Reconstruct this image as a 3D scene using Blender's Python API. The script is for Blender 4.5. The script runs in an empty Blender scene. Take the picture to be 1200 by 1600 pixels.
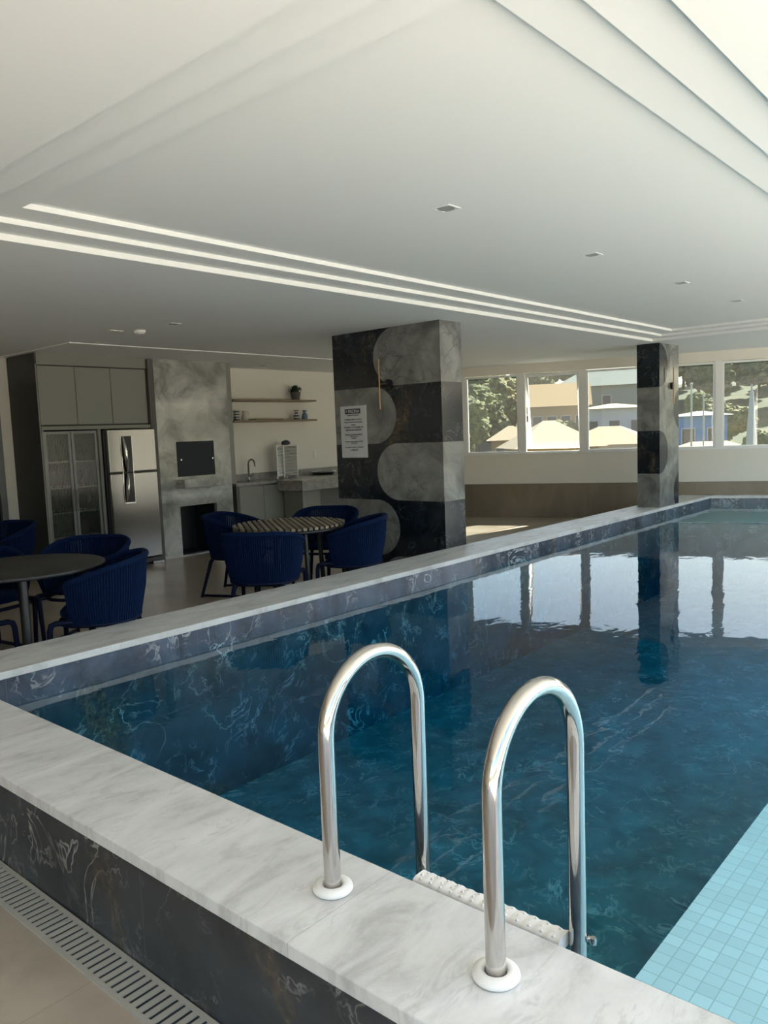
import bpy, bmesh, math, random
from mathutils import Vector, Matrix, noise as mnoise
random.seed(7)
S = bpy.context.scene
C = S.collection
PI = math.pi

# ---------------------------------------------------------------- camera, sky, sun, exposure
cam_d = bpy.data.cameras.new('camera'); cam = bpy.data.objects.new('camera', cam_d); C.objects.link(cam)
rx = Vector((0.6529435517790474, -0.7564456784954618, -0.038139922328550846))
dn = Vector((-0.10054856706824578, -0.036660494594418, -0.9942565030188117))
fw = Vector((0.7507028066087205, 0.6530282869985145, -0.09999676258794743))
m = Matrix((( rx.x, -dn.x, -fw.x), (rx.y, -dn.y, -fw.y), (rx.z, -dn.z, -fw.z))).to_4x4()
m.translation = Vector((0, 0, 1.52)); cam.matrix_world = m
cam_d.sensor_fit = 'HORIZONTAL'; cam_d.sensor_width = 36; cam_d.lens = 36*1229.96/1200
cam_d.clip_start = .05; cam_d.clip_end = 2000
S.camera = cam
S.view_settings.view_transform = 'Standard'; S.view_settings.look = 'None'
S.view_settings.gamma = 1; S.view_settings.use_curve_mapping = False
S.view_settings.exposure = 1.82

SUN_DIR = Vector((1, -.14, .87)).normalized()       # towards the sun
W = bpy.data.worlds.new('sky'); S.world = W; W.use_nodes = True
nt = W.node_tree; nt.nodes.clear()
sky = nt.nodes.new('ShaderNodeTexSky'); sky.sky_type = 'NISHITA'; sky.sun_disc = False
sky.sun_elevation = math.asin(SUN_DIR.z); sky.sun_rotation = math.atan2(SUN_DIR.x, SUN_DIR.y)
sky.air_density = 1.0; sky.dust_density = 2.5; sky.ozone_density = 1.0; sky.altitude = 50
bg = nt.nodes.new('ShaderNodeBackground'); bg.inputs[1].default_value = 0.19
wo = nt.nodes.new('ShaderNodeOutputWorld')
nt.links.new(sky.outputs[0], bg.inputs[0]); nt.links.new(bg.outputs[0], wo.inputs[0])
sun_d = bpy.data.lights.new('sun', 'SUN'); sun_d.energy = 11.0; sun_d.color = (1, .9, .76); sun_d.angle = .01
sun = bpy.data.objects.new('sun', sun_d); C.objects.link(sun)
sun.rotation_euler = SUN_DIR.to_track_quat('Z', 'Y').to_euler(); sun.location = (20, -5, 25)

# ---------------------------------------------------------------- mesh helper
class MB:
    def __init__(s): s.v = []; s.f = []; s.mi = []; s.sm = []
    def add(s, vs, fs, mi=0, smooth=False):
        o = len(s.v); s.v += [tuple(v) for v in vs]
        for f in fs: s.f.append(tuple(i+o for i in f)); s.mi.append(mi); s.sm.append(smooth)
        return s
    def box(s, x0, x1, y0, y1, z0, z1, mi=0):
        vs = [(x0,y0,z0),(x1,y0,z0),(x1,y1,z0),(x0,y1,z0),(x0,y0,z1),(x1,y0,z1),(x1,y1,z1),(x0,y1,z1)]
        return s.add(vs, [(0,3,2,1),(4,5,6,7),(0,1,5,4),(1,2,6,5),(2,3,7,6),(3,0,4,7)], mi)
    def bbox(s, x0, x1, y0, y1, z0, z1, b=.004, seg=2, mi=0):
        bm = bmesh.new(); bmesh.ops.create_cube(bm, size=1)
        for v in bm.verts: v.co = Vector(((x0+x1)/2+v.co.x*(x1-x0), (y0+y1)/2+v.co.y*(y1-y0), (z0+z1)/2+v.co.z*(z1-z0)))
        bmesh.ops.bevel(bm, geom=bm.edges[:], offset=b, segments=seg, profile=.5, affect='EDGES')
        bm.verts.index_update()
        s.add([v.co for v in bm.verts], [[v.index for v in f.verts] for f in bm.faces], mi); bm.free(); return s
    def prism(s, pts, z0, z1, mi=0):
        n = len(pts); vs = [(x,y,z0) for x,y in pts]+[(x,y,z1) for x,y in pts]
        fs = [tuple(range(n))[::-1], tuple(range(n,2*n))]+[(i,(i+1)%n,n+(i+1)%n,n+i) for i in range(n)]
        return s.add(vs, fs, mi)
    def tube(s, pts, r, n=10, mi=0, closed=False, caps=True):
        pts = [Vector(p) for p in pts]; N = len(pts); rs = r if isinstance(r, (list,tuple)) else [r]*N
        vs = []; up = None
        for i,p in enumerate(pts):
            a = pts[(i-1)%N] if (closed or i>0) else p; b = pts[(i+1)%N] if (closed or i<N-1) else p
            t = (b-a).normalized()
            if up is None:
                up = Vector((0,0,1)) if abs(t.z)<.9 else Vector((1,0,0))
            u = (up - t*up.dot(t)); u = u.normalized() if u.length>1e-6 else t.orthogonal().normalized(); w = t.cross(u); up = u
            for k in range(n):
                an = 2*PI*k/n; vs.append(p + (u*math.cos(an)+w*math.sin(an))*rs[i])
        fs = []
        for i in range(N if closed else N-1):
            j = (i+1)%N
            for k in range(n): fs.append((i*n+k, i*n+(k+1)%n, j*n+(k+1)%n, j*n+k))
        s.add(vs, fs, mi, True)
        if caps and not closed:
            s.add(vs[:n], [tuple(range(n))[::-1]], mi); s.add(vs[-n:], [tuple(range(n))], mi)
        return s
    def lathe(s, prof, c=(0,0,0), n=24, mi=0, closed=False):
        vs = []; P = len(prof)
        for r,z in prof:
            for k in range(n): an = 2*PI*k/n; vs.append((c[0]+r*math.cos(an), c[1]+r*math.sin(an), c[2]+z))
        fs = [(i*n+k, i*n+(k+1)%n, (i+1)*n+(k+1)%n, (i+1)*n+k) for i in range(P-1) for k in range(n)]
        if closed: fs += [((P-1)*n+k, (P-1)*n+(k+1)%n, (k+1)%n, k) for k in range(n)]
        s.add(vs, fs, mi, True)
        if not closed:
            if prof[0][0] > 1e-4: s.add(vs[:n], [tuple(range(n))[::-1]], mi)
            if prof[-1][0] > 1e-4: s.add(vs[-n:], [tuple(range(n))], mi)
        return s
    def build(s, name, mats, parent=None, **tags):
        me = bpy.data.meshes.new(name); me.from_pydata(s.v, [], s.f)
        if not isinstance(mats, (list,tuple)): mats = [mats]
        for mt in mats: me.materials.append(mt)
        me.polygons.foreach_set('material_index', s.mi); me.polygons.foreach_set('use_smooth', s.sm)
        me.update(); o = bpy.data.objects.new(name, me); C.objects.link(o)
        if parent: o.parent = parent
        for k,v in tags.items(): o[k] = v
        return o
def empty(name, loc, label=None, category=None, group=None, rz=0):
    o = bpy.data.objects.new(name, None); C.objects.link(o); o.location = loc; o.rotation_euler.z = rz
    o.empty_display_size = .1
    if label: o['label'] = label
    if category: o['category'] = category
    if group: o['group'] = group
    return o
def tag(o, label, category, group=None):
    o['label'] = label; o['category'] = category
    if group: o['group'] = group
    return o
KIDS = {}
def copy_tree(o, parent=None):
    c = o.copy(); C.objects.link(c); c.parent = parent
    for ch in [x for x in bpy.data.objects if x.parent == o]: copy_tree(ch, c)
    return c

# ---------------------------------------------------------------- materials
def mat(name, col, rough=.5, metal=0, spec=.5, **kw):
    mt = bpy.data.materials.new(name); mt.use_nodes = True
    b = mt.node_tree.nodes['Principled BSDF']
    b.inputs['Base Color'].default_value = (*col, 1); b.inputs['Roughness'].default_value = rough
    b.inputs['Metallic'].default_value = metal; b.inputs['Specular IOR Level'].default_value = spec
    for k,v in kw.items(): b.inputs[k.replace('_',' ')].default_value = v
    return mt
class NG:
    """small helper around one material's node tree"""
    def __init__(s, mt): s.t = mt.node_tree; s.b = s.t.nodes.get('Principled BSDF')
    def n(s, ty, **kw):
        nd = s.t.nodes.new(ty)
        for k,v in kw.items(): setattr(nd, k, v)
        return nd
    def l(s, a, b): s.t.links.new(a, b)
    def pos(s):
        return s.n('ShaderNodeNewGeometry').outputs['Position']
    def obj(s): return s.n('ShaderNodeTexCoord').outputs['Object']
    def mapv(s, vec, scale=(1,1,1), rot=(0,0,0), loc=(0,0,0)):
        mp = s.n('ShaderNodeMapping'); mp.inputs['Scale'].default_value = scale; mp.inputs['Rotation'].default_value = rot
        mp.inputs['Location'].default_value = loc; s.l(vec, mp.inputs[0]); return mp.outputs[0]
    def noise(s, vec, scale, detail=5, rough=.55, dist=0):
        nd = s.n('ShaderNodeTexNoise'); nd.inputs['Scale'].default_value = scale; nd.inputs['Detail'].default_value = detail
        nd.inputs['Roughness'].default_value = rough; nd.inputs['Distortion'].default_value = dist; s.l(vec, nd.inputs['Vector']); return nd.outputs['Fac']
    def ramp(s, fac, stops, interp='LINEAR'):
        r = s.n('ShaderNodeValToRGB'); e = r.color_ramp.elements; r.color_ramp.interpolation = interp
        while len(e) < len(stops): e.new(.5)
        for el,(p,c) in zip(e, stops): el.position = p; el.color = (*c, 1) if len(c) == 3 else c
        s.l(fac, r.inputs[0]); return r.outputs[0]
    def mix(s, fac, a, b, mode='MIX'):
        nd = s.n('ShaderNodeMix', data_type='RGBA', blend_type=mode)
        for sock,v in ((nd.inputs[0],fac),(nd.inputs[6],a),(nd.inputs[7],b)):
            if isinstance(v, (int,float)): sock.default_value = v
            elif isinstance(v, tuple): sock.default_value = (*v,1)
            else: s.l(v, sock)
        return nd.outputs[2]
    def math(s, op, a, b=None, c=None):
        nd = s.n('ShaderNodeMath', operation=op)
        for i,v in enumerate((a,b,c)):
            if v is None: continue
            if isinstance(v, (int,float)): nd.inputs[i].default_value = v
            else: s.l(v, nd.inputs[i])
        return nd.outputs[0]
    def sep(s, vec):
        nd = s.n('ShaderNodeSeparateXYZ'); s.l(vec, nd.inputs[0]); return nd.outputs
    def bump(s, h, strength=.2, dist=.01):
        nd = s.n('ShaderNodeBump'); nd.inputs['Strength'].default_value = strength; nd.inputs['Distance'].default_value = dist
        s.l(h, nd.inputs['Height']); s.l(nd.outputs[0], s.b.inputs['Normal']); return nd
    def col(s, c): s.l(c, s.b.inputs['Base Color'])
def vein(g, vec, scale, width, warp=1.0, detail=4):
    """thin crack-like lines: noise close to one half, broken up by a second noise"""
    a = g.noise(vec, scale, detail, .6, warp)
    d = g.math('ABSOLUTE', g.math('SUBTRACT', a, .5))
    line = g.math('SUBTRACT', 1, g.math('MULTIPLY', d, 1/width))
    line = g.math('MAXIMUM', line, 0)
    mask = g.ramp(g.noise(vec, scale*.9, 2), [(.48,(0,0,0)),(.62,(1,1,1))])
    return g.math('MULTIPLY', line, mask)
def dark_marble_color(g, vec, base=(.017,.022,.028), lift=1.0, vs=(.35,.36,.36), br=True, k=1.0, vw=.012, gold=.5):
    cloud = g.ramp(g.noise(vec, 3.5*k, 6, .6, .4), [(.3,tuple(c*.7 for c in base)),(.7,tuple(c*1.9*lift for c in base))])
    c = g.mix(vein(g, vec, 2.4*k, vw, 1.2), cloud, vs)
    c = g.mix(g.math('MULTIPLY', vein(g, g.mapv(vec, loc=(5,3,1)), 5*k, vw*1.7, .8), .5), c, vs)
    if br:
        m1 = g.ramp(g.noise(g.mapv(vec, scale=(1,1,.6), loc=(9,2,7)), 2.1*k, 5, .65, .6), [(.57,(0,0,0)),(.68,(1,1,1))])
        det = g.ramp(g.noise(vec, 30*k, 5, .7), [(.4,(.03,.025,.02)),(.6,(.2,.14,.07)),(.75,(.5,.42,.3))])
        c = g.mix(g.math('MULTIPLY', m1, gold), c, det)
    return c
def light_marble_color(g, vec, base=(.36,.35,.32), k=1.0):
    c = g.ramp(g.noise(vec, 2.2*k, 7, .6, .6), [(.33,tuple(v*.55 for v in base)),(.5,base),(.66,tuple(min(1,v*1.45) for v in base))])
    ve = vein(g, g.mapv(vec, loc=(3,1,4)), 1.6*k, .03, 1.0)
    return g.mix(g.math('MULTIPLY', ve, .6), c, tuple(v*.45 for v in base))

M = {}
M['paint'] = mat('white_paint', (.80,.79,.75), .75, spec=.2)
M['paint_wall'] = mat('bounce_warmed_paint', (.76,.72,.63), .75, spec=.2)  # white paint warmed to carry sunlight bounced off the floor
M['ceil'] = mat('ceiling_paint', (.85,.85,.82), .8, spec=.15)
M['alum'] = mat('white_aluminium', (.82,.82,.80), .35)
M['steel'] = mat('polished_steel', (.60,.58,.55), .11, 1)
M['brushed'] = mat('brushed_steel', (.235,.225,.21), .2, 1)
M['collar'] = mat('white_plastic', (.80,.79,.74), .4)
M['black'] = mat('black_metal', (.012,.012,.014), .4)
M['black_gloss'] = mat('black_glass', (.004,.005,.007), .12, spec=.25)
M['brass'] = mat('brushed_brass', (.34,.23,.12), .35, 1)
M['navy_frame'] = mat('navy_metal', (.0012,.004,.022), .6, spec=.2)
M['cab'] = mat('greige_lacquer', (.24,.235,.20), .5)
M['cab_frame'] = mat('grey_metal_frame', (.20,.20,.19), .35, .6)
M['char'] = mat('charcoal_laminate', (.03,.03,.027), .5)
M['charp'] = mat('dark_panel', (.085,.08,.072), .5)
M['tabletop'] = mat('dark_table_stone', (.016,.016,.016), .42)
M['slate'] = mat('grey_plastic_pot', (.09,.08,.07), .6)
M['ceramic'] = mat('cream_ceramic', (.62,.57,.48), .35)
M['leaf'] = mat('dark_leaf', (.012,.028,.012), .6)
M['white'] = mat('white_board', (.62,.63,.62), .4)
M['ink'] = mat('black_ink', (.02,.02,.025), .6)
M['ext_white'] = mat('white_render', (.48,.46,.43), .8)
M['ext_tan'] = mat('tan_render', (.34,.22,.095), .85)
M['ext_roof'] = mat('pale_roof_tiles', (.40,.31,.19), .85)
M['ext_roof_grey'] = mat('grey_green_roof', (.22,.24,.20), .85)
M['ext_dark'] = mat('dark_opening', (.06,.055,.05), .5)
M['ext_blue'] = mat('blue_cladding', (.08,.20,.42), .6)

# chair rope: navy with fine random tone
mt = mat('navy_rope', (.003,.012,.05), .9, spec=.12); g = NG(mt); M['rope'] = mt
g.col(g.ramp(g.noise(g.obj(), 60, 3), [(.3,(.0010,.0065,.030)),(.7,(.0022,.013,.052))]))
# window glass and display glass: tinted pane with a fresnel reflection (a little dust)
def pane(name, tint, dust_haze=.0, rough=.0, refl=1.0):
    mt = bpy.data.materials.new(name); mt.use_nodes = True; t = mt.node_tree; t.nodes.clear(); g = NG(mt)
    tr = g.n('ShaderNodeBsdfTransparent'); tr.inputs[0].default_value = (*tint,1)
    gl = g.n('ShaderNodeBsdfGlossy'); gl.inputs['Roughness'].default_value = rough
    fr = g.n('ShaderNodeFresnel'); fr.inputs[0].default_value = 1.5
    mx = g.n('ShaderNodeMixShader'); g.l(g.math('MULTIPLY', fr.outputs[0], refl), mx.inputs[0]); g.l(tr.outputs[0], mx.inputs[1]); g.l(gl.outputs[0], mx.inputs[2])
    out = mx
    if dust_haze:
        df = g.n('ShaderNodeBsdfTranslucent'); df.inputs[0].default_value = (.9,.87,.8,1)
        m2 = g.n('ShaderNodeMixShader'); m2.inputs[0].default_value = dust_haze; g.l(mx.outputs[0], m2.inputs[1]); g.l(df.outputs[0], m2.inputs[2]); out = m2
    o = g.n('ShaderNodeOutputMaterial'); g.l(out.outputs[0], o.inputs[0]); return mt
M['glass'] = pane('window_glass', (.64,.68,.68), .012, refl=1.0)  # tint added to dim the bright view outside
M['glass_obj'] = pane('brightened_glassware', (.85,.87,.87), .30, .02, 2.2)  # milky share and stronger reflection added so the glasses catch light
M['glass_clean'] = pane('clean_glass', (.95,.96,.95), .0)
mt = pane('reeded_glass', (.86,.87,.85), 0, .15, .9); M['reeded'] = mt
g = NG(mt); sx = g.sep(g.pos())[0]; wv = g.math('SINE', g.math('MULTIPLY', sx, 2*PI/.018))
bp = g.n('ShaderNodeBump'); bp.inputs['Strength'].default_value = .6; bp.inputs['Distance'].default_value = .004; g.l(wv, bp.inputs['Height'])
for nd in mt.node_tree.nodes:
    if nd.type in ('BSDF_GLOSSY','FRESNEL'): g.l(bp.outputs[0], nd.inputs['Normal'])
# coping stone
def coping_mat(name, joint_axis, joint0, pitch):
    mt = mat(name, (.6,.6,.58), .42); g = NG(mt); p = g.pos()
    q = g.mapv(p, scale=(1,2.6,1) if joint_axis == 1 else (1,3,1), rot=(0,0,.35))
    c = g.ramp(g.noise(q, 3.2, 8, .62, .5), [(.28,(.38,.38,.36)),(.46,(.60,.60,.575)),(.7,(.74,.74,.715))])
    c = g.mix(g.math('MULTIPLY', g.ramp(g.noise(p, 45, 4, .7), [(.45,(0,0,0)),(.75,(1,1,1))]), .25), c, (.74,.74,.72))
    ve = vein(g, q, 3.5, .035, 1.2); c = g.mix(g.math('MULTIPLY', ve, .3), c, (.32,.32,.31))
    u = g.sep(p)[joint_axis]; f = g.math('FRACT', g.math('MULTIPLY', g.math('SUBTRACT', u, joint0-pitch*20), 1/pitch))
    line = g.math('LESS_THAN', f, .0022/pitch)
    c = g.mix(g.math('MULTIPLY', line, .45), c, (.25,.25,.24)); g.col(c)
    g.l(g.ramp(g.noise(q, 6, 4), [(.3,(.3,.3,.3)),(.7,(.5,.5,.5))]), g.b.inputs['Roughness']); return mt
M['cope_y'] = coping_mat('coping_stone', 1, 1.305, 1.42)
M['cope_x'] = coping_mat('coping_stone_long', 0, 1.5, 1.42)
# dark marble claddings
def dark_marble(name, **kw):
    mt = mat(name, (.03,.035,.04), .18); g = NG(mt); rough = kw.pop('rough', .18); tile = kw.pop('tile', None)
    c = dark_marble_color(g, g.pos(), **kw)
    if tile:
        u = g.sep(g.pos())[tile[0]]; f = g.math('FRACT', g.math('MULTIPLY', g.math('ADD', u, 50-tile[1]), 1/tile[2]))
        c = g.mix(g.math('MULTIPLY', g.math('LESS_THAN', f, .003/tile[2]), .6), c, (.16,.15,.13))
    g.col(c); g.b.inputs['Roughness'].default_value = rough; return mt
M['dm_out'] = dark_marble('dark_marble_cladding', rough=.35, base=(.025,.029,.033), vs=(.34,.33,.30), gold=.75, tile=(1,1.98,1.19))
M['dm_in'] = dark_marble('dark_marble_pool_wall', rough=.12, base=(.047,.058,.076), lift=1.2, vs=(.6,.6,.6), gold=.7, vw=.016, tile=(0,2.9,1.19))
M['dm_floor'] = dark_marble('dark_marble_pool_floor', rough=.3, base=(.075,.155,.18), vs=(.62,.64,.64), br=False, k=1.5, vw=.022)
mt = mat('light_marble', (.36,.35,.32), .07); g = NG(mt); p = g.pos(); c = light_marble_color(g, p, (.36,.355,.32), 1.15)
zz = g.sep(p)[2]; xx = g.sep(p)[0]
ln = g.math('LESS_THAN', g.math('FRACT', g.math('MULTIPLY', g.math('ADD', zz, -.83), 1/1.19)), .004)
g.col(g.mix(g.math('MULTIPLY', ln, .4), c, (.15,.14,.12))); M['lm'] = mt
mt = mat('grey_granite', (.3,.29,.27), .25); g = NG(mt)
g.col(g.ramp(g.noise(g.pos(), 14, 6, .7), [(.3,(.20,.19,.17)),(.7,(.36,.345,.31))])); M['granite'] = mt
# column cladding: bands with half discs
def column_mat(name, axis, mode):
    mt = mat(name, (.1,.1,.1), .16); g = NG(mt); p = g.pos(); xyz = g.sep(p); u = xyz[axis]
    dark = dark_marble_color(g, p, (.009,.012,.016), vs=(.10,.11,.12)); light = light_marble_color(g, p, (.195,.195,.18), 1.3)
    q = g.math('MULTIPLY', g.math('SUBTRACT', 2.57, xyz[2]), 1/.58)
    fr = g.math('FRACT', q); odd = g.math('GREATER_THAN', g.math('FRACT', g.math('MULTIPLY', q, .5)), .4999)
    v = g.math('MULTIPLY', g.math('SUBTRACT', fr, .5), .58)
    def disc(c):
        du = g.math('SUBTRACT', u, c); r2 = g.math('ADD', g.math('MULTIPLY', du, du), g.math('MULTIPLY', v, v))
        return g.math('LESS_THAN', r2, .29*.29)
    if mode == 'wave':        # light field right of a line in even bands, left of it in odd ones
        e = g.math('MAXIMUM', g.math('LESS_THAN', u, 5.12), disc(5.12)); o = g.math('MAXIMUM', g.math('GREATER_THAN', u, 5.42), disc(5.42))
    elif mode == 'edge':      # dark half discs on a light field
        e = g.math('SUBTRACT', 1, disc(10.44)); o = g.math('SUBTRACT', 1, disc(11.23))
    elif mode == 'light_first': e = 1.0; o = 0.0
    else: e = 0.0; o = 1.0
    nd = g.n('ShaderNodeMix', data_type='FLOAT'); g.l(odd, nd.inputs[0])
    for i,x in ((2,e),(3,o)):
        if isinstance(x, float): nd.inputs[i].default_value = x
        else: g.l(x, nd.inputs[i])
    g.col(g.mix(nd.outputs[0], dark, light)); return mt
M['c_wave'] = column_mat('column_wave_marble', 1, 'wave'); M['c_lf'] = column_mat('column_banded_marble', 0, 'light_first')
M['c_df'] = column_mat('column_dark_banded_marble', 1, 'dark_first'); M['c_edge'] = column_mat('column_half_disc_marble', 0, 'edge')
# floor and dado porcelain
def porcelain(name, base, rough, pitch):
    mt = mat(name, base, rough); g = NG(mt); p = g.pos()
    c = g.ramp(g.noise(g.mapv(p, scale=(1,1,.4)), 1.6, 7, .62, .5), [(.3,tuple(v*.72 for v in base)),(.7,tuple(v*1.22 for v in base))])
    xyz = g.sep(p); ln = None
    for ax,off in ((0,.12),(1,.86)):
        f = g.math('LESS_THAN', g.math('FRACT', g.math('MULTIPLY', g.math('ADD', xyz[ax], 40*pitch-off), 1/pitch)), .003/pitch)
        ln = f if ln is None else g.math('MAXIMUM', ln, f)
    c = g.mix(g.math('MULTIPLY', ln, .4), c, tuple(v*.45 for v in base)); g.col(c); return mt
M['floor'] = porcelain('porcelain_floor', (.36,.31,.245), .28, 1.18)
M['dado'] = porcelain('porcelain_dado', (.225,.18,.125), .3, 1.18)
# mosaic
mt = mat('light_mosaic', (.6,.75,.75), .25); g = NG(mt); p = g.pos(); xyz = g.sep(p); ln = None; T = .049
for ax,off in ((0,.01),(1,.835)):
    fx = g.math('FRACT', g.math('MULTIPLY', g.math('ADD', xyz[ax], 400*T-off), 1/T)); f = g.math('LESS_THAN', fx, .07)
    ln = f if ln is None else g.math('MAXIMUM', ln, f)
vn = g.n('ShaderNodeTexWhiteNoise'); fl = g.n('ShaderNodeVectorMath', operation='FLOOR'); sc = g.n('ShaderNodeVectorMath', operation='MULTIPLY')
sc.inputs[1].default_value = (1/T,1/T,0); ad = g.n('ShaderNodeVectorMath', operation='ADD'); ad.inputs[1].default_value = (400*T-.01,400*T-.835,0)
g.l(p, ad.inputs[0]); g.l(ad.outputs[0], sc.inputs[0]); g.l(sc.outputs[0], fl.inputs[0]); g.l(fl.outputs[0], vn.inputs[0])
tc = g.ramp(vn.outputs[0], [(0,(.58,.66,.69)),(1,(.68,.76,.79))]); g.col(g.mix(ln, tc, (.46,.53,.54))); M['mosaic'] = mt
# wood
def wood(name, a, b, sc=(1,14,14)):
    mt = mat(name, a, .5); g = NG(mt); g.col(g.ramp(g.noise(g.mapv(g.obj(), scale=sc), 4, 5, .6, .4), [(.3,a),(.7,b)])); return mt
M['wood'] = wood('shelf_wood', (.16,.11,.065), (.26,.19,.115))
M['slat2'] = wood('weathered_teak_light', (.17,.14,.10), (.31,.25,.165), (9,.8,1))
M['slat'] = wood('weathered_teak', (.10,.085,.068), (.19,.155,.11), (9,.8,1))
# water
mt = bpy.data.materials.new('pool_water'); mt.use_nodes = True; mt.node_tree.nodes.clear(); g = NG(mt); M['water'] = mt
tr = g.n('ShaderNodeBsdfTransparent'); gl = g.n('ShaderNodeBsdfGlossy'); gl.inputs['Roughness'].default_value = .0
fr = g.n('ShaderNodeFresnel'); fr.inputs[0].default_value = 1.33; geo = g.n('ShaderNodeNewGeometry')
bp = g.n('ShaderNodeBump'); bp.inputs['Strength'].default_value = .10; bp.inputs['Distance'].default_value = .02
h = g.math('ADD', g.noise(g.mapv(geo.outputs['Position'], scale=(1,1.6,1)), 2.3, 3, .5, .6), g.math('MULTIPLY', g.noise(geo.outputs['Position'], 8, 2), .12))
g.l(h, bp.inputs['Height']); g.l(bp.outputs[0], gl.inputs['Normal']); g.l(bp.outputs[0], fr.inputs['Normal'])
fac = g.math('MULTIPLY', fr.outputs[0], g.math('SUBTRACT', 1, geo.outputs['Backfacing']))
mx = g.n('ShaderNodeMixShader'); g.l(fac, mx.inputs[0]); g.l(tr.outputs[0], mx.inputs[1]); g.l(gl.outputs[0], mx.inputs[2])
ab = g.n('ShaderNodeVolumeAbsorption'); ab.inputs['Color'].default_value = (.0,.75,.86,1); ab.inputs['Density'].default_value = .85
o = g.n('ShaderNodeOutputMaterial'); g.l(mx.outputs[0], o.inputs[0]); g.l(ab.outputs[0], o.inputs[1])

# ---------------------------------------------------------------- the setting
WA = math.radians(18.6077); WN = Vector((math.cos(WA), math.sin(WA), 0)); WD = Vector((-math.sin(WA), math.cos(WA), 0))
WC = 13.2                                           # far wall: WN . p = WC
W0 = WN*WC + WD*((Vector((11.2255,7.717,0))).dot(WD))   # t = 0 on the wall
def wall_pt(t, off=0, z=0): v = W0 + WD*t + WN*off; return Vector((v.x, v.y, z))
def fx(y, off=0): return (WC+off - WN.y*y)/WN.x      # x of the far wall at y
YR = -5.2; YO = -1.3; YP = -1.1; XL = -3.2; YB = 9.4; CZ = 2.57
cop_far = fx(4.1)-.02
b = MB()
b.prism([(XL,YO),(fx(YO),YO),(fx(YO),YO+.01),(1.13,YO+.06),(1.13,4.54),(XL,4.54)], -.12, 0)
b.prism([(XL,4.54),(fx(4.54),4.54),(fx(YB+.2),YB+.2),(XL,YB+.2)], -.12, 0)
b.build('floor', M['floor'], kind='structure')
# ceiling with nested tray over the pool and a soffit over the kitchen
b = MB()
def ring(o, i, z):
    (a0,a1,b0,b1), (c0,c1,d0,d1) = o, i
    b.add([(a0,b0,z),(a1,b0,z),(a1,b1,z),(a0,b1,z),(c0,d0,z),(c1,d0,z),(c1,d1,z),(c0,d1,z)], [(0,4,5,1),(1,5,6,2),(2,6,7,3),(3,7,4,0)])
def riser(r, z0, z1):
    a0,a1,b0,b1 = r; b.add([(a0,b0,z0),(a1,b0,z0),(a1,b1,z0),(a0,b1,z0),(a0,b0,z1),(a1,b0,z1),(a1,b1,z1),(a0,b1,z1)], [(0,1,5,4),(1,2,6,5),(2,3,7,6),(3,0,4,7)])
R3=(1.42,10.22,.79,4.14); R2=(1.61,10.02,.98,3.94); R1=(1.80,9.82,1.17,3.735)
OC = [(XL,YO),(fx(YO)+.1,YO),(fx(YB+.2)+.1,YB+.2),(XL,YB+.2)]
b.add([(x,y,CZ) for x,y in OC]+[(R3[0],R3[2],CZ),(R3[1],R3[2],CZ),(R3[1],R3[3],CZ),(R3[0],R3[3],CZ)], [(0,4,5,1),(1,5,6,2),(2,6,7,3),(3,7,4,0)]); riser(R3, CZ, 2.604); ring(R3, R2, 2.604); riser(R2, 2.604, 2.631); ring(R2, R1, 2.631); riser(R1, 2.631, 2.658)
b.add([(R1[0],R1[2],2.658),(R1[1],R1[2],2.658),(R1[1],R1[3],2.658),(R1[0],R1[3],2.658)], [(0,3,2,1)])
b.prism(OC, 2.70, 2.88); b.prism([(XL-.02,YO-.02),(fx(YO)+.1,YO-.02),(fx(YO)+.1,YO),(XL-.02,YO)], CZ, 2.88)
b.build('ceiling', M['ceil'], kind='structure')
MB().box(4.13, 10.9, 7.78, YB, 2.560, CZ+.001).build('trim_1', M['ceil'], kind='structure')
# back wall
b = MB(); b.box(XL, 3.16, YB, YB+.2, .575, CZ); b.box(4.06, fx(YB)+.2, YB, YB+.2, .575, CZ); b.box(3.16, 4.06, YB, YB+.2, 2.35, CZ)
b.build('wall_back', M['paint_wall'], kind='structure')
b = MB(); b.box(XL, 3.16, YB-.012, YB+.19, 0, .575); b.box(4.06, fx(YB)+.1, YB-.012, YB+.19, 0, .575); b.build('baseboard_back', M['dado'], kind='structure')
d = empty('door_1', (3.61,YB,0)); d['kind'] = 'structure'
b = MB(); b.box(-.45,-.38,-.03,.1,0,2.35); b.box(.38,.45,-.03,.1,0,2.35); b.box(-.38,.38,-.03,.1,2.28,2.35); b.build('door_frame', M['cab_frame'], d)
b = MB(); b.box(-.38,.38,.03,.05,.0,2.28); b.build('door_glass', M['black_gloss'], d)
b = MB(); b.tube([(.30,-.02,.95),(.30,-.02,1.25)], .012); b.tube([(.30,-.02,.97),(.30,.03,.97)], .008); b.tube([(.30,-.02,1.23),(.30,.03,1.23)], .008); b.build('door_handle', M['brushed'], d)
# unseen left wall, sized to dim the kitchen; open side added to let daylight in
MB().box(XL-.2, XL, .8, YB+.2, 0, CZ+.1).build('wall_left', M['paint_wall'], kind='structure')
wn = 0
def window_frame(name, w, h, mt, depth=.05, bar=.03, parent=None):
    b = MB(); b.bbox(-w/2,-w/2+bar,-depth/2,depth/2,0,h,.003,1); b.bbox(w/2-bar,w/2,-depth/2,depth/2,0,h,.003,1)
    b.bbox(-w/2+bar,w/2-bar,-depth/2,depth/2,0,bar,.003,1); b.bbox(-w/2+bar,w/2-bar,-depth/2,depth/2,h-bar,h,.003,1)
    return b.build(name, mt, parent)
b = MB()                                              # slim posts along the added open side, out of view
for k in range(5): x = XL+.1+k*3.6; b.box(x-.06,x+.06,YO,YO+.12,0 if x < 1 else .37,CZ)
b.build('trim_2', M['alum'], kind='structure')
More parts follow.
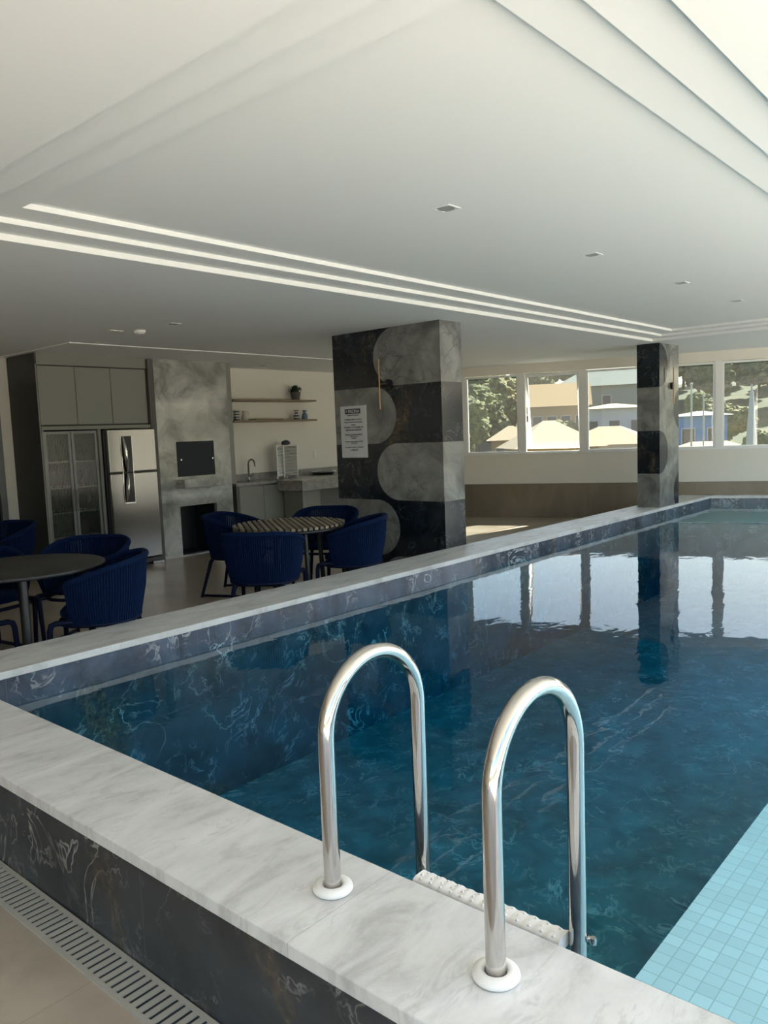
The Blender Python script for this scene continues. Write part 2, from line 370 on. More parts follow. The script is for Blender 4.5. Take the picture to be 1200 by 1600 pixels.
# far wall: dado, sill wall, head, mullions, one window per bay
def wbox(b, t0, t1, o0, o1, z0, z1):
    P = [wall_pt(t0,o0),wall_pt(t0,o1),wall_pt(t1,o1),wall_pt(t1,o0)]; b.prism([(p.x,p.y) for p in P], z0, z1)
TA = (Vector((fx(YB+.2),YB+.2,0))-W0).dot(WD); TB = (Vector((fx(YO),YO,0))-W0).dot(WD)
b = MB(); wbox(b, TB, TA, 0, .08, .575, 1.09); wbox(b, TB, TA, 0, .08, 2.415, CZ+.1); b.build('wall_far', M['paint_wall'], kind='structure')
b = MB(); wbox(b, TB, TA, -.012, .075, -.9, .575); b.build('baseboard_far', M['dado'], kind='structure')
b = MB(); wbox(b, TB, TA, -.02, .09, 1.075, 1.095); b.build('trim_3', M['alum'], kind='structure')
ms = [-.85-1.015*k for k in range(-3, 13)]
b = MB()
for t in ms:
    if TB < t < TA: wbox(b, t-.05, t+.05, .0, .075, 1.09, 2.415)
b.build('trim_4', M['paint'], kind='structure')
for i in range(len(ms)-1):
    t = (ms[i]+ms[i+1])/2
    if not (TB-.4 < t < TA): continue
    wn += 1; w = .915; c = wall_pt(t, .04, 1.095)
    e = empty('window_%d'%wn, c, rz=WA-PI/2+PI); e['kind'] = 'structure'
    if abs(t+1.3575) < .1:                            # the awning window pushed open
        window_frame('window_frame', w, 1.31, M['alum'], .07, .02, e)
        s = window_frame('sash', w-.045, 1.27, M['alum'], .035, .035, e); s.location = (0, .0, 1.29)
        for v in s.data.vertices: v.co.z -= 1.27
        s.rotation_euler.x = math.radians(-13 if (Matrix.Rotation(e.rotation_euler.z,3,'Z')@Vector((0,1,0))).dot(WN) < 0 else 13)
        MB().box(-w/2+.05,w/2-.05,-.003,.003,-1.24,-.03).build('window_pane', M['glass'], s)
    else:
        window_frame('window_frame', w, 1.31, M['alum'], .06, .03, e)
        MB().box(-w/2+.03,w/2-.03,-.003,.003,.03,1.28).build('window_pane', M['glass'], e)

# ---------------------------------------------------------------- the pool
pool = empty('swimming_pool', (1.13,0,0), 'raised pool edged with pale stone coping and clad in dark veined marble', 'pool')
PL = Matrix.Translation((-1.13,0,0))
def pb(b, name, mt, parent=pool, **k):
    b.v = [(x-1.13,y,z) for x,y,z in b.v]; return b.build(name, mt, parent, **k)
XE = fx(4.1)-.2                                      # inner far corner
def fe(y, off): return fx(y)-off
b = MB(); b.box(1.13,1.18,YP,4.54,-.9,.33); pb(b,'outer_cladding',M['dm_out'])
b = MB(); b.box(1.18,1.46,YP,4.5,-.9,.329); b.box(1.46,fx(4.5),4.13,4.54,-.9,.329); pb(b,'pool_wall_core',M['dm_out'])
b = MB(); b.box(1.46,1.49,YP,4.13,-.9,.33); b.box(1.49,fx(4.13),4.11,4.13,-.9,.33)
b.prism([(fe(YP,.16),YP),(fe(YP,.02),YP),(fe(4.12,.02),4.12),(fe(4.12,.16),4.12)],-.9,.33); pb(b,'inner_cladding',M['dm_in'])
b = MB(); b.prism([(1.46,YP),(fe(YP,.1),YP),(fe(4.12,.1),4.12),(1.46,4.12)],-.95,-.80); pb(b,'pool_bottom',M['dm_floor'])
b = MB(); b.box(1.49,7,YP,.835,-.8,.02); pb(b,'shallow_ledge',[M['mosaic']], label='pale mosaic ledge just under the water')
b = MB(); b.prism([(fe(YP,1.7),YP),(fe(YP,.14),YP),(fe(4.11,.14),4.11),(fe(4.11,1.7),4.11)],-.8,.12); bn = pb(b,'bench',M['dm_floor'], label='dark marble underwater bench along the far wall')
b = MB(); b.prism([(fe(YP,1.7),YP),(fe(YP,.14),YP),(fe(4.11,.14),4.11),(fe(4.11,1.7),4.11)],.12,.132); pb(b,'bench_top',M['mosaic'],bn)
b = MB(); b.bbox(1.107,1.476,YP,4.10,.33,.37,.004); pb(b,'near_coping',M['cope_y'])
b = MB(); b.bbox(1.107,fx(4.3)-.05,4.10,4.552,.33,.37,.004); pb(b,'long_coping',M['cope_x'])
b = MB(); b.prism([(fe(YP,.19),YP),(fe(YP,-.01),YP),(fe(4.1,-.01),4.1),(fe(4.1,.19),4.1)],.33,.37); pb(b,'far_coping',M['cope_y'])
b = MB(); b.box(1.13,fe(YP,.0),YP-.14,YP,-.9,.33); pb(b,'end_wall',M['dm_out'])
b = MB(); b.bbox(1.107,fe(YP,-.01),YP-.16,YP+.01,.3305,.3705,.004); pb(b,'end_coping',M['cope_x'])
# water: one closed body
b = MB(); X0=1.485; zt=.25; zb=-.81
b.prism([(X0,YP+.005),(fe(YP,.15),YP+.005),(fe(4.115,.15),4.115),(X0,4.115)], zb, zt)
tag(b.build('pool_water', M['water']), 'calm blue green water filling the marble pool', 'water')

# ladder
lad = empty('pool_ladder', (1.5,1.12,.37), 'stainless steel pool ladder with two arched handrails on the near coping', 'ladder')
def railpts(dx, dy, x0):
    r = .183; cx = x0+r; pts = [(x0+dx,dy,-.02)]
    for z in (.1,.2,.3): pts.append((x0+dx,dy,z))
    zc = .392
    for i in range(25):
        a = PI-PI*i/24; pts.append((cx+r*math.cos(a)+dx,dy,zc+r*math.sin(a)))
    for z in (.2,0,-.2,-.5,-.9): pts.append((x0+2*r+dx,dy,z))
    return pts
for yy,x0 in ((1.37,1.322),(.87,1.303)):
    b = MB(); b.tube([(x-1.5,y-1.12,z) for x,y,z in railpts(0,yy,x0)], .0215, 20); rl = b.build('handrail', M['steel'], lad)
    b = MB(); b.lathe([(.0225,.002),(.049,.002),(.052,.006),(.050,.013),(.040,.019),(.030,.020),(.0245,.015),(.0245,.006)], (x0-1.5,yy-1.12,0), 32, closed=True)
    b.build('collar', M['collar'], lad, label='white plastic flange round the rail foot')
xt = 1.322+.366-1.5
for zz in (-.115,-.40,-.69):
    b = MB(); n = 24; L0,L1 = -.228,.228
    segs = 60; prof = []
    for i in range(segs+1):
        y = L0+(L1-L0)*i/segs; bumpf = .0015*math.cos(i/segs*2*PI*14)
        for k in range(16):
            a = 2*PI*k/16; cx_ = math.copysign(abs(math.cos(a))**.6, math.cos(a))*(.031+bumpf); cz_ = math.copysign(abs(math.sin(a))**.6, math.sin(a))*(.017+bumpf)
            prof.append((xt-.045+cx_, y, zz+cz_))
    fs = [(i*16+k, (i+1)*16+k, (i+1)*16+(k+1)%16, i*16+(k+1)%16) for i in range(segs) for k in range(16)]
    b.add(prof, fs, 0, True); b.add(prof[:16],[tuple(range(16))]); b.add(prof[-16:],[tuple(range(16))[::-1]])
    for i in range(13):
        for q in range(3):
            y = L0+.02+(L1-L0-.04)*i/12; b.lathe([(.0045,0),(.004,.003),(.0015,.0045)], (xt-.065+q*.018, y+(.008 if q%2 else 0), zz+.015), 6)
    b.build('tread', M['collar'], lad, label='white studded plastic step')
for yy in (.87,):
    b = MB(); sgn = 1 if yy > 1 else -1
    b.tube([(xt+.0,yy-1.12+sgn*.018,-.115),(xt+.0,yy-1.12+sgn*.028,-.115)], .008, 12); b.lathe([(.008,-.008),(.0095,0),(.008,.008)], (xt,yy-1.12+sgn*.031,-.115), 12)
    b.build('bolt', M['steel'], lad)

# drain grate
dr = empty('drain_grate', (1.065,0,0), 'beige slotted linear drain grate along the foot of the dark pool wall', 'grate')
b = MB(); x0,x1 = -.061,.061
b.box(x0,x0+.014,YO+.1,4.4,.0,.006); b.box(x1-.014,x1,YO+.1,4.4,.0,.006); b.box(x0+.014,x0+.018,YO+.1,4.4,-.004,.004)
y = -1.0
while y < 4.4: b.box(x0+.012,x1-.012,y,y+.019,.0,.005); y += .032
b.build('slotted_cover', mat('beige_plastic',(.40,.395,.34),.55), dr)
MB().box(x0+.01,x1-.01,YO+.12,4.38,.0,.0012).build('slot_dark_sheet', M['ink'], dr)  # flat black sheet painted in for the shade below the slots

# ---------------------------------------------------------------- columns
c1 = empty('column', (6.31,5.27,0), 'thick column clad in dark and grey marble waves, holding the white rules sign', 'column')
def colbox(x0,x1,y0,y1,z0,z1,mats,par,cx,cy):
    b = MB(); vs = [(x0-cx,y0-cy,z0),(x1-cx,y0-cy,z0),(x1-cx,y1-cy,z0),(x0-cx,y1-cy,z0),(x0-cx,y0-cy,z1),(x1-cx,y0-cy,z1),(x1-cx,y1-cy,z1),(x0-cx,y1-cy,z1)]
    b.add(vs,[(0,1,5,4),(2,3,7,6)],0); b.add(vs,[(3,0,4,7),(1,2,6,5)],1); b.add(vs,[(0,3,2,1),(4,5,6,7)],0)
    return b.build('marble_cladding', mats, par)
colbox(6.14,6.485,4.555,5.985,0,CZ,[M['c_lf'],M['c_wave']],c1,6.31,5.27)
c2 = empty('column', (10.78,4.29,.37), 'slim column with dark half discs on grey marble rising from the pool coping', 'column')
colbox(10.44,11.125,4.135,4.445,0,CZ-.37,[M['c_edge'],M['c_df']],c2,10.78,4.29)
# wall lights
def wall_light(loc, rz, label):
    e = empty('wall_light', loc, label, 'lamp', 'slim brass wall lights', rz)
    b = MB(); b.tube([(0,0,0),(0,-.03,0)], .048, 28); b.build('wall_plate', M['black'], e)
    b = MB(); b.tube([(0,-.03,0),(-.075,-.06,0)], .007, 10); b.build('arm', M['brass'], e)
    b = MB(); b.tube([(-.08,-.062,-.25),(-.08,-.062,.25)], .008, 14); b.build('light_bar', M['brass'], e)
wall_light((6.14,5.205,2.01), -PI/2, 'thin brass bar light on the wide column above the white sign')
wall_light((10.86,4.135,2.01), 0, 'thin brass bar light on the slim column standing on the pool edge')
# sign
sg = empty('wall_sign', (6.138,5.715,1.27), 'white pool rules sign with a black heading, fixed to the wide column', 'sign', rz=-PI/2)
MB().bbox(-.185,.185,-.006,.001,0,.545,.001,1).build('board', M['white'], sg)
MB().box(-.118,.105,-.0075,-.006,.462,.515).build('heading_panel', M['ink'], sg)
def text(s_, x, z, size, mt, par, bold=0, align='CENTER'):
    cu = bpy.data.curves.new('text','FONT'); cu.body = s_; cu.size = size; cu.align_x = align; cu.offset = bold; cu.extrude = .0004
    o = bpy.data.objects.new('text', cu); C.objects.link(o); bpy.context.view_layer.update()
    me = bpy.data.meshes.new_from_object(o.evaluated_get(bpy.context.evaluated_depsgraph_get())); bpy.data.objects.remove(o)
    me.materials.clear(); me.materials.append(mt); q = bpy.data.objects.new('lettering', me); C.objects.link(q); q.parent = par
    q.rotation_euler = (PI/2,0,0); q.location = (x,-.0085,z); return q
text('PISCINA', .012, .473, .044, M['white'], sg, .0008)
b = MB(); b.tube([(-.108,-.008,.482),(-.098,-.008,.488),(-.088,-.008,.482),(-.078,-.008,.488)], .003, 6); b.tube([(-.1,-.008,.495),(-.085,-.008,.502)], .004, 6); b.build('swimmer_mark', M['white'], sg)
for s_,z,sz in (('NORMAS DE UTILIZAÇÃO',.442,.014),('É OBRIGATÓRIO O USO DE',.395,.020),('TRAJE ADEQUADO PARA BANHO',.368,.0175),('PISCINA',.340,.018),('PROIBIDO O CONSUMO DE',.313,.022),('BEBIDAS EM GARRAFAS',.285,.022),
             ('PERMITIDA A ENTRADA SOMENTE',.238,.0165),('APÓS O USO DA',.220,.015),('DUCHA',.200,.018),('MENORES ACOMPANHADOS DOS PAIS',.165,.0145),('RESPONSÁVEIS',.148,.013),('O CONDOMÍNIO AGRADECE A COMPREENSÃO',.105,.0125),('A DIREÇÃO',.073,.021)):
    text(s_, .0, z, sz, M['ink'], sg, .0004)

# ---------------------------------------------------------------- kitchen: cabinet tower
tw = empty('tall_cabinet', (4.19,8.7,0), 'tall greige cabinet surround with three closed doors above the fridge and display case', 'cabinet')
b = MB(); b.box(0,.02,0,.69,0,2.55); b.build('side_panel', M['char'], tw, label='charcoal outer side panel')
b = MB(); b.box(1.415,1.495,-.02,.69,0,2.545); b.build('side_panel', M['charp'], tw, label='dark right hand panel')
b = MB(); b.box(.02,1.415,.02,.68,2.43,2.560); b.box(0,.012,-.004,.0,0,2.43); b.build('top_fascia', M['cab'], tw)
b = MB(); b.box(.02,1.415,.05,.68,1.73,2.43); b.box(.02,1.415,.66,.68,0,1.73); b.build('carcass', M['char'], tw)
b = MB(); b.box(.02,1.415,.0,.04,1.695,1.735); b.box(.70,.735,.0,.5,.0,1.695); b.box(.02,.04,.0,.1,.0,1.70); b.build('frame', M['cab'], tw)
for x0,x1 in ((.022,.470),(.476,.920),(.926,1.405)):
    MB().bbox(x0,x1,.025,.047,1.755,2.415,.002,1).build('cabinet_door', M['cab'], tw)
# display cabinet with reeded doors
dc = empty('display_cabinet', (4.235,8.72,0), 'narrow glass fronted display cabinet full of stemware left of the fridge', 'cabinet')
b = MB(); b.box(0,.65,.58,.6,.05,1.68); b.box(0,.012,.03,.58,.05,1.68); b.box(.638,.65,.03,.58,.05,1.68); b.box(.012,.638,.03,.58,.05,.07); b.box(.012,.638,.03,.58,1.66,1.68); b.box(.02,.63,.1,.55,0,.05); b.build('carcass', M['cab'], dc)
SH = (.45,.74,1.03,1.33)
for z in SH: MB().box(.013,.637,.05,.575,z-.014,z).build('shelf', M['ceramic'], dc)
for x0 in (.0,.328):
    e = window_frame('glass_door', .322, 1.63, M['cab_frame'], .022, .034, dc); e.location = (x0+.161,.012,.05)
    MB().box(-.127,.127,-.003,.003,.034,1.596).build('reeded_pane', M['reeded'], e)
    hx = .145 if x0 == 0 else -.145
    b = MB(); b.box(hx-.004,hx+.004,-.03,-.022,.7,.95); b.box(hx-.003,hx+.003,-.022,-.01,.705,.715); b.box(hx-.003,hx+.003,-.022,-.01,.935,.945); b.build('door_pull', M['cab_frame'], e)
wg0 = None
def glass_proto():
    b = MB(); b.lathe([(.034,0),(.030,.004),(.005,.008),(.004,.075),(.018,.088),(.034,.12),(.036,.15),(.031,.19),(.0295,.19),(.034,.15),(.032,.122),(.016,.092),(.0,.088)], (0,0,0), 14)
    return b.build('wine_glass', M['glass_obj'])
gcount = 0
for z,row,nx in ((.74,'lower',3),(1.03,'middle',3),(1.33,'top',3)):
    for door,xs in (('left',.075),('right',.40)):
        for i in range(nx):
            if wg0 is None: wg = wg0 = glass_proto()
            else: wg = wg0.copy(); C.objects.link(wg)
            wg.location = (4.235+xs+i*.082, 8.88, z+.0005)
            pos = ('left end','centre','right end')[i]
            tag(wg, 'stemmed wine glass, %s of the %s shelf, behind the %s reeded door' % (pos, row, door), 'glass', 'wine glasses in the display cabinet')
for door,x in (('left',.12),('right',.47)):
    b = MB(); b.lathe([(.04,0),(.055,.02),(.06,.09),(.035,.13),(.04,.16),(.0375,.16),(.032,.13),(.055,.09),(.05,.025),(0,.012)], (0,0,0), 16); p = b.build('glass_jar', M['glass_obj'])
    p.location = (4.235+x+.04,8.9,.4505); tag(p, 'squat glass jar on the lowest shelf behind the %s reeded door' % door, 'jar', 'glass jars in the display cabinet')
# fridge
fr_ = empty('refrigerator', (5.24,8.6,0), 'stainless steel top freezer refrigerator with curved dark handles', 'refrigerator')
b = MB(); b.bbox(-.305,.36,.07,.70,.05,1.68,.005); b.build('body', M['black'], fr_)
b = MB(); b.bbox(-.29,.36,.0,.068,1.165,1.685,.012,3); b.build('freezer_door', M['brushed'], fr_)
b = MB(); b.bbox(-.29,.36,.0,.068,.09,1.155,.012,3); b.build('fridge_door', M['brushed'], fr_)
b = MB(); b.box(-.12,.02,-.004,.002,1.168,1.60); b.box(-.12,.02,-.004,.002,.80,1.152); b.build('handle_recess', M['black_gloss'], fr_)
b = MB(); b.bbox(-.124,.026,-.012,0,.782,.80,.003); b.bbox(.018,.026,-.008,0,.80,1.60,.002,1); b.bbox(-.124,-.116,-.008,0,.80,1.60,.002,1); b.build('handle_trim', M['steel'], fr_)
for z0,z1,s_ in ((1.17,1.59,1),(.81,1.15,-1)):
    b = MB(); pts = []
    for i in range(9):
        q = i/8; pts.append((-.085+(q-.5)*-.03*s_, -.02-.028*math.sin(PI*q), z0+(z1-z0)*q))
    b.tube(pts, [.010+.006*math.sin(PI*i/8) for i in range(9)], 10); b.build('door_handle', M['steel'], fr_)
b = MB(); b.bbox(-.28,.35,.02,.08,.02,.08,.004); b.build('kick_plate', M['charp'], fr_)
for x0,x1 in ((.20,.36),(-.28,-.14)): MB().bbox(x0,x1,-.02,.1,.0,.035,.004).build('foot', M['brushed'], fr_)

# barbecue
bq = empty('barbecue', (5.70,8.75,0), 'built in barbecue in cloudy light marble with a dark grill door and black ash opening', 'barbecue')
b = MB()
def face(x0,x1,z0,z1): b.box(x0,x1,0,.06,z0,z1)
face(0,.30,0,2.560); face(.89,1.17,0,2.560); face(.30,.89,1.505,2.560); face(.30,.89,.66,1.05); b.box(.30,.89,0,.06,0,.012)
b.box(0,.03,.06,.64,0,2.560); b.box(1.14,1.17,.06,.64,0,2.560)
b.build('marble_cladding', M['lm'], bq)
b = MB(); b.box(1.17,1.262,.02,.64,.9,2.560); b.build('edge_strip', mat('grey_stone_strip',(.21,.205,.18),.3), bq, label='darker stone edge strip')
b = MB(); b.bbox(.30,.89,-.012,.03,1.05,1.505,.004); dgr = b.build('grill_door', mat('dark_grill_door',(.008,.011,.016),.45,spec=.25), bq)
for x in (.345,.845): MB().tube([(x,-.012,1.27),(x,-.03,1.27)], .010, 12).build('door_knob', M['steel'], dgr)
b = MB(); b.bbox(.285,.925,-.16,.0,.905,1.015,.004); b.build('ledge', M['lm'], bq)
b = MB(); b.box(.30,.89,.5,.52,.012,.66); b.box(.30,.305,.06,.5,.012,.66); b.box(.885,.89,.06,.5,.012,.66); b.box(.305,.885,.06,.5,.655,.66); b.box(.305,.885,.06,.5,.012,.016); b.build('ash_opening', M['black'], bq, label='black lined opening')
# worktops
wt = empty('kitchen_counter', (6.965,9.38,0), 'grey stone sink counter with cupboards under it along the cream wall', 'counter')
b = MB(); b.bbox(0,3.2,-.60,-.0,.85,.885,.003); b.build('worktop', M['granite'], wt)
b = MB(); b.box(0,3.2,-.02,.0,.885,.985); b.build('upstand', M['granite'], wt)
b = MB(); b.box(.0,.05,-.595,-.02,0,.85); b.build('end_panel', M['charp'], wt)
b = MB(); b.box(.05,3.2,-.56,-.03,.06,.85); b.box(.05,3.2,-.5,-.03,0,.06); b.build('carcass', M['cab_frame'], wt)
for i,(x0,x1) in enumerate(((.06,.50),(.505,.93))): MB().bbox(x0,x1,-.59,-.565,.07,.825,.002,1).build('cupboard_door', M['cab'], wt)
b = MB(); b.box(.28,.95,-.50,-.12,.8855,.8875); b.build('sink_rim', M['brushed'], wt)
tp = empty('kitchen_tap', (7.60,9.27,.885), 'tall gooseneck tap standing at the sink on the stone counter', 'tap')
b = MB(); pts = [(0,0,0),(0,0,.24)]
for i in range(13): a = PI-i*PI*.94/12; pts.append((.062+.062*math.cos(a)*1.0, -.0, .24+.072*math.sin(a)))
pts.append((pts[-1][0]+.006,0,.20)); b.tube(pts,[.014]*2+[.012]*14,14); b.lathe([(.026,0),(.026,.01),(.016,.014)],(0,0,0),18); b.build('spout',M['brushed'],tp)
b = MB(); b.tube([(.01,0,.06),(.045,-.02,.075),(.06,-.03,.11)], [.012,.01,.007], 10); b.build('lever', M['brushed'], tp)
pn = empty('peninsula', (7.73,8.25,0), 'stone breakfast peninsula reaching from the sink counter behind the wide column', 'counter')
b = MB(); b.bbox(0,2.2,0,.54,.845,.886,.003); b.bbox(0,2.2,0,.03,.73,.8445,.003); b.bbox(0,.03,.03,.54,.73,.8445,.003); b.build('worktop', M['granite'], pn)
b = MB(); b.box(.09,.44,.10,.5,0,.73); b.build('support_panel', M['cab'], pn, label='pale support panel')
# stainless rack, mitt, griddle
rk = empty('louvred_rack', (8.29,9.2,.885), 'tall louvred stainless steel rack standing on the counter beside the tap', 'rack')
b = MB()
for px,rz in ((-.11,.35),(.11,-.45)):
    R_ = Matrix.Rotation(rz,3,'Z')
    def L(x,y,z): v = R_@Vector((x,y,0)); return (px+v.x, v.y, z)
    for x in (-.105,.105): b.tube([L(x,0,.0),L(x,0,.50)], .006, 8)
    for i in range(26):
        z = .035+i*.018; vs = [L(-.105,-.006,z-.005),L(.105,-.006,z-.005),L(.105,-.001,z+.004),L(-.105,-.001,z+.004)]
        b.add(vs,[(0,1,2,3)]); b.add([(x,y,z_+.0015) for x,y,z_ in vs],[(3,2,1,0)])
    b.tube([L(-.105,0,.5),L(.105,0,.5)], .007, 8)
b.build('louvred_panel', mat('satin_steel', (.8,.78,.73), .4, .5), rk)
b = MB()
for px,rz in ((-.11,.35),(.11,-.45)):
    R_ = Matrix.Rotation(rz,3,'Z'); q = [R_@Vector((x,y,0)) for x,y in ((-.1,.004),(.1,.004),(.1,.008),(-.1,.008))]; b.prism([(px+v.x,v.y) for v in q], .02, .49)
b.build('gap_dark_sheet', M['black'], rk)  # black sheet added so the gaps between louvres look shaded
for x in (-.2,0,.2): MB().lathe([(.02,0),(.024,.01),(.012,.022)],(x,0,0),14).build('foot', M['steel'], rk)
b = MB(); b.lathe([(.0,0),(.06,.0),(.085,.015),(.08,.045),(.05,.065),(0,.075)],(0,0,0),18)
o = b.build('oven_mitt', M['ink']); o.location = (8.31,9.2,1.392); o.scale = (1,.6,1); o.rotation_euler.y=-.0; tag(o,'small black mitt lying on top of the louvred steel rack','mitt')
gr = empty('griddle_pan', (9.02,9.12,.885), 'flat dark griddle pan with pale rim on the counter near the column', 'pan')
b = MB(); b.lathe([(.0,.012),(.15,.012),(.185,.045),(.2,.046),(.19,.035),(.155,.0),(0,.0)],(0,0,0),30); b.build('pan_body', M['black'], gr)
b = MB(); b.lathe([(.196,.046),(.205,.05),(.196,.054),(.188,.05)],(0,0,0),30,closed=True); b.tube([(.195,0,.045),(.26,0,.055),(.28,0,.04)],.01,8); b.build('rim', M['steel'], gr)
# shelves and what stands on them
for z,lab in ((2.06,'upper'),(1.755,'lower')):
    o = MB().bbox(-.84,.84,-.125,.125,0,.028,.003).build('wall_shelf', M['wood']); o.location = (8.125,9.272,z); tag(o, '%s long thin wooden shelf on the cream kitchen wall'%lab, 'shelf', 'wooden wall shelves')
pt = empty('potted_plant', (8.62,9.26,2.0885), 'small dark leafy plant in a grey pot on the upper wooden shelf', 'plant')
MB().lathe([(.062,0),(.085,.125),(.078,.125),(.072,.11),(0,.108)],(0,0,0),22).build('pot', M['slate'], pt)
b = MB()
for i in range(70):
    a = random.uniform(0,2*PI); el = random.uniform(.1,1.5); r = random.uniform(.06,.125); c = Vector((math.cos(a)*math.cos(el),math.sin(a)*math.cos(el),math.sin(el)*.75))*r
    c.z += .12; s_ = .026; t = Vector((math.cos(a+1.57),math.sin(a+1.57),.2)); u = Vector((math.cos(a)*.5,math.sin(a)*.5,.9))
    b.add([c-t*s_,c-u*s_*.6+Vector((math.cos(a),math.sin(a),0))*.008,c+t*s_,c+u*s_*1.3],[(0,1,2,3)])
for i in range(9): a = i*.7; b.tube([(0,0,.10),(math.cos(a)*.05,math.sin(a)*.05,.17)], .003, 5)
b.build('foliage', M['leaf'], pt)
def band_mat(name, a, bcol, n0):
    mt = mat(name, a, .35); g = NG(mt); z = g.sep(g.obj())[2]
    g.col(g.mix(g.math('LESS_THAN', g.math('FRACT', g.math('MULTIPLY', z, n0)), .5), a, bcol)); return mt
VS = [(8.7-1.275,'tall_cup',[(.042,0),(.046,.01),(.042,.06),(.046,.13),(.052,.15),(.048,.15),(.04,.13),(.036,.06),(.036,.012),(0,.01)],band_mat('striped_glaze',(.6,.57,.5),(.02,.03,.05),26),'black and white striped cup at the left end of the lower wooden shelf','cup'),
      (7.58,'small_pitcher',[(.04,0),(.05,.03),(.046,.07),(.028,.105),(.04,.14),(.036,.14),(.024,.105),(.04,.07),(.042,.03),(0,.01)],M['ceramic'],'cream pitcher beside the striped cup on the lower wooden shelf','pitcher'),
      (8.62,'small_vase',[(.045,0),(.05,.035),(.042,.075),(.022,.105),(.042,.145),(.038,.145),(.018,.105),(.036,.075),(.044,.035),(0,.01)],band_mat('navy_stripe_glaze',(.55,.52,.47),(.03,.05,.10),22),'navy striped vase under the potted plant on the lower wooden shelf','vase'),
      (8.80,'small_vase',[(.045,0),(.052,.035),(.045,.08),(.022,.108),(.042,.145),(.038,.145),(.018,.108),(.038,.08),(.046,.035),(0,.01)],mat('blue_grey_glaze',(.12,.18,.22),.35),'blue grey vase at the right end of the lower wooden shelf','vase')]
for x,nm,prof,mt,lab,cat in VS:
    o = MB().lathe(prof,(0,0,0),22).build(nm, mt); o.location = (x,9.26,1.7835); tag(o, lab, cat)
    if nm == 'small_pitcher':
        b = MB(); b.tube([(.036,0,.125),(.07,0,.12),(.075,0,.08),(.045,0,.05)], .006, 8); hd = b.build('handle', mt, o)
o = MB().bbox(-.28,.28,-.09,.09,0,.016,.003).build('serving_board', M['wood']); o.location = (7.98,9.25,1.7835); tag(o,'flat pale wooden serving board on the middle of the lower shelf','board')
o = MB().bbox(-.035,.035,-.008,0,-.055,.055,.002).build('wall_socket', M['collar']); o.location = (9.13,9.4,1.215); tag(o,'white wall socket on the cream wall above the griddle pan','socket')

# ---------------------------------------------------------------- ceiling fittings
def downlight(x, y, z, label):
    e = empty('downlight', (x,y,z), label, 'lamp', 'square recessed downlights')
    b = MB(); s_=.055
    for a0,a1,b0,b1 in ((-s_,s_,-s_,-s_+.01),(-s_,s_,s_-.01,s_),(-s_,-s_+.01,-s_+.01,s_-.01),(s_-.01,s_,-s_+.01,s_-.01)): b.box(a0,a1,b0,b1,-.004,.0)
    b.build('frame', M['alum'], e)
    b = MB(); b.lathe([(.0,-.0008),(.030,-.0008),(.043,-.0035),(.044,-.0035),(.044,-.0002),(0,-.0002)],(0,0,0),20); b.build('lamp_disc', mat('lamp_grey',(.35,.36,.34),.4), e)
for x,lab in ((1.98+1.43,'nearest'),(5.06,'second nearest'),(6.67,'third nearest'),(8.13,'farthest')):
    downlight(x, 2.462, 2.658, 'square downlight in the tray ceiling over the pool, %s of the row'%lab)
downlight(4.257, 6.139, CZ, 'small square downlight in the ceiling in front of the fridge')
downlight(7.69, 8.9, 2.560, 'small square downlight in the kitchen soffit above the shelves')
sd = empty('smoke_detector', (4.24,6.66,CZ), 'round white smoke detector on the ceiling above the dining area', 'detector')
MB().lathe([(0,-.04),(.035,-.038),(.055,-.022),(.06,-.0),(0,0)],(0,0,0),24).build('housing', M['collar'], sd)
o = MB().bbox(-.07,.07,-.02,.02,-.008,0,.002).build('ceiling_vent', M['collar']); o.location = (4.07,6.78,CZ); tag(o,'slim white ceiling vent beside the smoke detector','vent')

